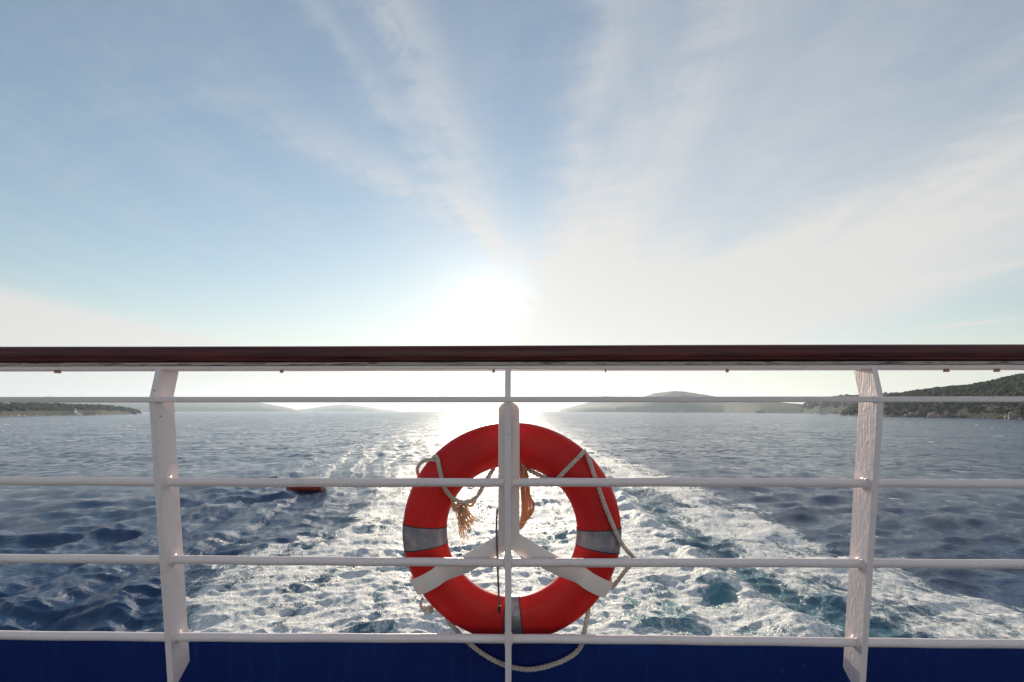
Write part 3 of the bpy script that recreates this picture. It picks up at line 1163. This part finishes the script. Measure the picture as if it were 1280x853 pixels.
rope('grab_rope', [(543, 571, YF + .03), (546, 572, YF - .002), (549, 584, YF - .002), (552, 598, YF - .002), (557, 612, YF - .001), (566, 623, YF + .02), (577, 628, YR - .03), (588, 627, YR - .03), (597, 620, YR - .02), (605, 606, YR), (612, 594, YR), (622, 578, YR + .02)])
rope('grab_rope', [(546, 576, YF + .02), (538, 575, YR - .04), (530, 576, YR - .02), (524, 581, YR), (521.5, 588, YR + .02), (524, 597, YR + .05)], R=.0066)
rope('grab_rope', [(731, 564, YF + .03), (727, 568, YF - .001), (717, 578, YF - .002), (706, 589, YF - .002), (696, 599, YF + .004), (688, 599, YF + .03), (676, 595, YR), (662, 588, YR), (650, 580, YR + .02)])
rope('grab_rope', [(734, 570, YF + .03), (736.5, 575, YF - .001), (742, 592, YF - .002), (750, 615, YF - .002), (758, 637, YF - .002), (767, 659, YF - .001), (776, 678, YF + .01), (785, 690, YR - .03), (793, 699, YR - .01), (789, 706, YR), (779, 717, YR), (771, 728, YR), (764, 736, YR + .03)])
rope('grab_rope', [(735, 755, YR + .01), (735, 766, YR - .01), (732.5, 780, YR - .03), (729, 797, YR - .045), (726, 808, YB - .03), (716, 819, YB - .022), (694, 830, YB - .02), (662, 837, YB - .02), (632, 832, YB - .02), (606, 819, YB - .02), (585, 803, YB - .024), (572, 790, YR - .03), (562, 778, YR - .01), (555, 765, YR + .01)], R=.0086)
rope('rope_tail', [(549, 750, YR), (543, 755, YR - .01), (538, 760, YR - .012), (532, 763, YR - .01), (527, 760, YR), (526, 753, YR + .01), (529, 748, YR + .01)], R=.006)
# knots
def knot(px, py, Y, r, m, parent):
    V, Fc = [], []
    c = at(px, py, Y)
    P = []
    for k in range(49):
        t = 2 * math.pi * k / 48
        P.append(c + Vector(((math.sin(t) + 2 * math.sin(2 * t)) * r * .33, (math.cos(t) - 2 * math.cos(2 * t)) * r * .28, -math.sin(3 * t) * r * .5)))
    tube(V, Fc, P, r * .42, 8)
    return link('knot', from_py(V, Fc), m, parent, True)


knot(535, 762.5, YR - .012, .015, ROPE, buoy)
knot(571, 634, YR - .03, .016, TAN, buoy)
# frayed tassel
tassel_rng = random.Random(5)
V, Fc = [], []
for k in range(46):
    a = tassel_rng.random()
    top = at(569 + 14 * tassel_rng.random(), 631 + 5 * tassel_rng.random(), YR - .03 + .012 * tassel_rng.gauss(0, 1))
    Lg = 24 + 22 * tassel_rng.random()
    if a < .6:
        end = at(574 + 12 * tassel_rng.random(), 632 + Lg, YR - .03 + .02 * tassel_rng.gauss(0, 1))
    else:
        end = at(584 + 16 * tassel_rng.random(), 628 + Lg * .8, YR - .03 + .02 * tassel_rng.gauss(0, 1))
    mid = top.lerp(end, .45) + Vector((tassel_rng.gauss(0, .005), tassel_rng.gauss(0, .005), tassel_rng.gauss(0, .004)))
    m2 = top.lerp(end, .75) + Vector((tassel_rng.gauss(0, .006), tassel_rng.gauss(0, .005), 0))
    tube(V, Fc, spline([top, mid, m2, end], 5), lambda t: .0021 * (1 - .5 * t), 5)
ta = link('rope_tassel', from_py(V, Fc), TAN, buoy, True)
rope('tassel_line', [(562, 622, YR - .02), (567, 629, YR - .028), (572, 633, YR - .03), (582, 631, YR - .03), (590, 632, YR - .025), (598, 618, YR - .015), (606, 603, YR)], TAN, .0045)
# coiled hank behind the plank
hank = empty('rope_hank', at(652, 580, YR - .02), 'orange tan cord coiled in long loops behind the bracket plank', 'rope')
for k in range(7):
    V, Fc = [], []
    hwid = (4 + 2.4 * k) * (1 + .05 * random.random())
    bot = 663 - 2.6 * abs(k - 3) - 3 * random.random()
    cxp = 649 + .2 * k
    yy = YR - .03 + .010 * (k % 3)
    pts = []
    for q in range(16):
        t = 2 * math.pi * q / 16
        w = hwid * (1.0 if math.cos(t) < 0 else .62)
        pts.append(at(cxp + w * math.sin(t) + random.gauss(0, .5), 618 - (618 - 577) * math.cos(t) if math.cos(t) > 0 else 618 - (bot - 618) * math.cos(t), yy + .006 * math.sin(t * 2 + k)))
    link('cord_loop', rope_mesh(pts + [pts[0]], .0040, n=8), COIL, hank, True)
# dark lanyard hanging in front of the bracket
lan = empty('dark_lanyard', at(621, 640, YP - .01), 'thin dark twisted lanyard hanging down beside the middle post', 'rope')
rope('cord', [(621.5, 636, YP - .005), (620.5, 660, YP - .007), (621.5, 690, YP - .008), (622.5, 720, YP - .008), (624, 759, YP - .008)], CORD, .0036, lan)
V, Fc = [], []
tube(V, Fc, [at(624, 757.5, YP - .008), at(624.1, 761, YP - .008), at(624.2, 766.5, YP - .008)], .0049, 10)
link('cord_end', from_py(V, Fc), BLACK, lan, True)

# ------------------------------------------------------------------ small things on the water and shore
def loft(sections):
    V, Fc = [], []
    n = len(sections[0])
    for s in sections:
        V += [Vector(p) for p in s]
    for i in range(len(sections) - 1):
        for k in range(n - 1):
            a, b = i * n, (i + 1) * n
            Fc.append((a + k, a + k + 1, b + k + 1, b + k))
    for i in (0, len(sections) - 1):
        Fc.append(tuple(i * n + k for k in range(n)))
    # deck
    for i in range(len(sections) - 1):
        a, b = i * n, (i + 1) * n
        Fc.append((a, b, b + n - 1, a + n - 1))
    return V, Fc


def hull(base, L, B, Hh, rot, draft=.25):
    R3 = Matrix.Rotation(rot, 3, 'Z')
    secs = []
    for i in range(13):
        t = i / 12
        w = B / 2 * (1 - max(0, (t - .45) / .55) ** 2.2) * (.86 + .14 * min(1, t / .2)) + .01
        sheer = Hh * (1 + .35 * max(0, t - .4) ** 1.5)
        y = (t - .5) * L
        row = []
        for q in range(9):
            a = math.pi * q / 8
            cx_ = -math.cos(a)
            zz = sheer - (sheer + draft) * math.sin(a) ** .7
            row.append(Vector(base) + R3 @ Vector((y, cx_ * w, zz)))
        secs.append(row)
    return loft(secs)


def red_boat():
    p = at(381, 616, 36.0)
    D = 36.0
    d = ray(381, 612.0)
    k = EYE / -d.z
    p = Vector((0, 0, EYE)) + d * k
    base = Vector((p.x, p.y, 0.05))
    b = empty('red_dinghy', base, 'low red hulled dinghy afloat beyond the rail left of the wake', 'boat')
    M, g, bb = mat('red_boat_paint', (.40, .03, .02), .4)
    n = g.noise(objc(g), 3.0, 5.0, .7)
    g.put(bb.inputs['Base Color'], g.mix(g.sstep(n, .35, .7), (.36, .022, .018), (.45, .07, .03)))
    TANP, _, _ = mat('tan_boat_deck', (.50, .36, .22), .6)
    V, Fc = hull(base, 2.8, 1.15, .32, math.radians(183))
    link('hull', from_py(V, Fc), M, b, False)
    R3 = Matrix.Rotation(math.radians(183), 3, 'Z')
    V, Fc = [], []
    pts = [base + R3 @ Vector(q) for q in ((-1.38, -.48, .40), (-.6, -.56, .41), (.3, -.53, .44), (1.0, -.30, .49), (1.42, 0, .54), (1.0, .30, .49), (.3, .53, .44), (-.6, .56, .41), (-1.38, .48, .40), (-1.38, -.48, .40))]
    tube(V, Fc, spline(pts, 6), .06, 8)
    link('gunwale', from_py(V, Fc), TANP, b, True)
    bm = bmesh.new(); bm_box(bm, base + Vector((-.25, -.3, .38)), base + Vector((.55, .3, .84)), .08)
    link('cuddy', from_bm(bm), TANP, b, True)


red_boat()


def lighthouse():
    D = 705.0
    d = ray(94, HOR)
    base = Vector((d.x * D, d.y * D, 1.2))
    t = empty('lighthouse', base, 'small white lighthouse on the low wooded spit', 'lighthouse')
    WH, _, _ = mat('lighthouse_white', (.85, .84, .80), .6)
    DK, _, _ = mat('lantern_dark', (.05, .06, .06), .4)
    def lathe(prof, seg=14):
        V, Fc = [], []
        for (r, z) in prof:
            for k in range(seg):
                a = 2 * math.pi * k / seg
                V.append(base + Vector((r * math.cos(a), r * math.sin(a), z)))
        for i in range(len(prof) - 1):
            for k in range(seg):
                Fc.append((i * seg + k, i * seg + (k + 1) % seg, (i + 1) * seg + (k + 1) % seg, (i + 1) * seg + k))
        Fc.append(tuple(range(seg))[::-1]); Fc.append(tuple((len(prof) - 1) * seg + k for k in range(seg)))
        return from_py(V, Fc)
    link('tower', lathe([(1.9, -1), (1.8, 1), (1.1, 6.2), (1.1, 6.4)]), WH, t, True)
    link('gallery', lathe([(1.0, 6.4), (1.45, 6.5), (1.45, 6.75), (.75, 6.76)]), WH, t, False)
    link('lantern', lathe([(.72, 6.7), (.72, 7.9)]), DK, t, True)
    link('lantern_roof', lathe([(.95, 7.85), (.7, 8.3), (.15, 8.8), (.05, 9.4)]), WH, t, True)
    bm = bmesh.new(); bm_box(bm, base + Vector((1.0, -1.2, -1)), base + Vector((4.2, 1.6, 1.6)), .05)
    link('keeper_hut', from_bm(bm), WH, t, False)


lighthouse()
WHB, _, _ = mat('white_boat_gelcoat', (.84, .84, .83), .35)
DKB, _, _ = mat('boat_window', (.03, .035, .04), .2)


def sailboat(px, D, L, mh, label):
    d = ray(px, HOR)
    base = Vector((d.x * D, d.y * D, .1))
    t = empty('sailboat', base, label, 'sailboat')
    V, Fc = hull(base, L, L * .3, L * .13, math.radians(15))
    link('hull', from_py(V, Fc), WHB, t, False)
    V, Fc = [], []
    tube(V, Fc, [base + Vector((.3, 0, .5)), base + Vector((.3, 0, mh))], .22, 6)
    link('mast', from_py(V, Fc), WHB, t, True)
    V, Fc = [], []
    tube(V, Fc, [base + Vector((.3, 0, 2.0)), base + Vector((-L * .36, -.5, 2.1))], .22, 6)
    link('boom', from_py(V, Fc), WHB, t, True)
    bm = bmesh.new(); bm_box(bm, base + Vector((-1.5, -.9, .8)), base + Vector((1.8, .9, 1.7)), .1)
    link('cabin', from_bm(bm), WHB, t, True)


sailboat(1030, 820, 10.5, 14.0, 'white sailboat with bare mast moored off the low headland')


def motorboat(px, D, L, label, col_=WHB):
    d = ray(px, HOR)
    base = Vector((d.x * D, d.y * D, .1))
    t = empty('motorboat', base, label, 'motorboat')
    V, Fc = hull(base, L, L * .34, L * .16, math.radians(175))
    link('hull', from_py(V, Fc), col_, t, False)
    bm = bmesh.new(); bm_box(bm, base + Vector((-L * .2, -L * .11, L * .13)), base + Vector((L * .15, L * .11, L * .30)), .15)
    c = link('cabin', from_bm(bm), col_, t, True)
    bm = bmesh.new(); bm_box(bm, base + Vector((-L * .18, -L * .118, L * .2)), base + Vector((L * .13, L * .118, L * .26)), .02)
    link('window', from_bm(bm), DKB, c, True)


motorboat(1053, 575, 6.0, 'small white motorboat beside the headland with the pink house')
motorboat(553.5, 2000, 14.0, 'tiny distant motorboat at the edge of the sun glitter')


def house_at(px, D, w, h, label):
    d = ray(px, HOR)
    c = Vector((d.x * D, d.y * D, 0))
    t = empty('waterfront_house', c, label, 'house')
    PK, _, _ = mat('pink_render', (.55, .33, .28), .8)
    RF, _, _ = mat('clay_roof', (.30, .12, .08), .8)
    bm = bmesh.new(); bm_box(bm, c + Vector((-w / 2, -3, -1)), c + Vector((w / 2, 4, h)), .05)
    wl = link('wall', from_bm(bm), PK, t, False)
    bm = bmesh.new()
    bm_prism(bm, [(c.y - 3.4, c.z + h), (c.y + 4.4, c.z + h), (c.y + .5, c.z + h + 1.7)], 'x', c.x - w / 2 - .4, c.x + w / 2 + .4)
    link('roof', from_bm(bm), RF, t, False)
    for k in range(3):
        x = c.x - w / 2 + w * (k + .5) / 3
        bm = bmesh.new(); bm_box(bm, (x - .5, c.y - 3.05, 1.0), (x + .5, c.y - 2.99, 2.4), 0)
        link('window', from_bm(bm), DKB, wl, False)


house_at(1044, 1000, 9, 3.6, 'pink waterfront house with clay roof at the foot of the low headland')

# ------------------------------------------------------------------ haze over the sea
hz = bpy.data.materials.new('sea_haze')
hz.use_nodes = True
hn = hz.node_tree
hn.nodes.clear()
pv = hn.nodes.new('ShaderNodeVolumePrincipled')
pv.inputs['Color'].default_value = (.74, .87, 1.0, 1)
pv.inputs['Density'].default_value = 1.0e-4
pv.inputs['Anisotropy'].default_value = .40
ho = hn.nodes.new('ShaderNodeOutputMaterial')
hn.links.new(pv.outputs[0], ho.inputs['Volume'])
bm = bmesh.new()
bm_box(bm, (-9300, -9300, -3.0), (9300, 9300, 330.0))
hob = link('haze', from_bm(bm), hz, None, False)
tag(hob, 'thin pale sea haze over the whole scene', 'haze', kind='stuff')
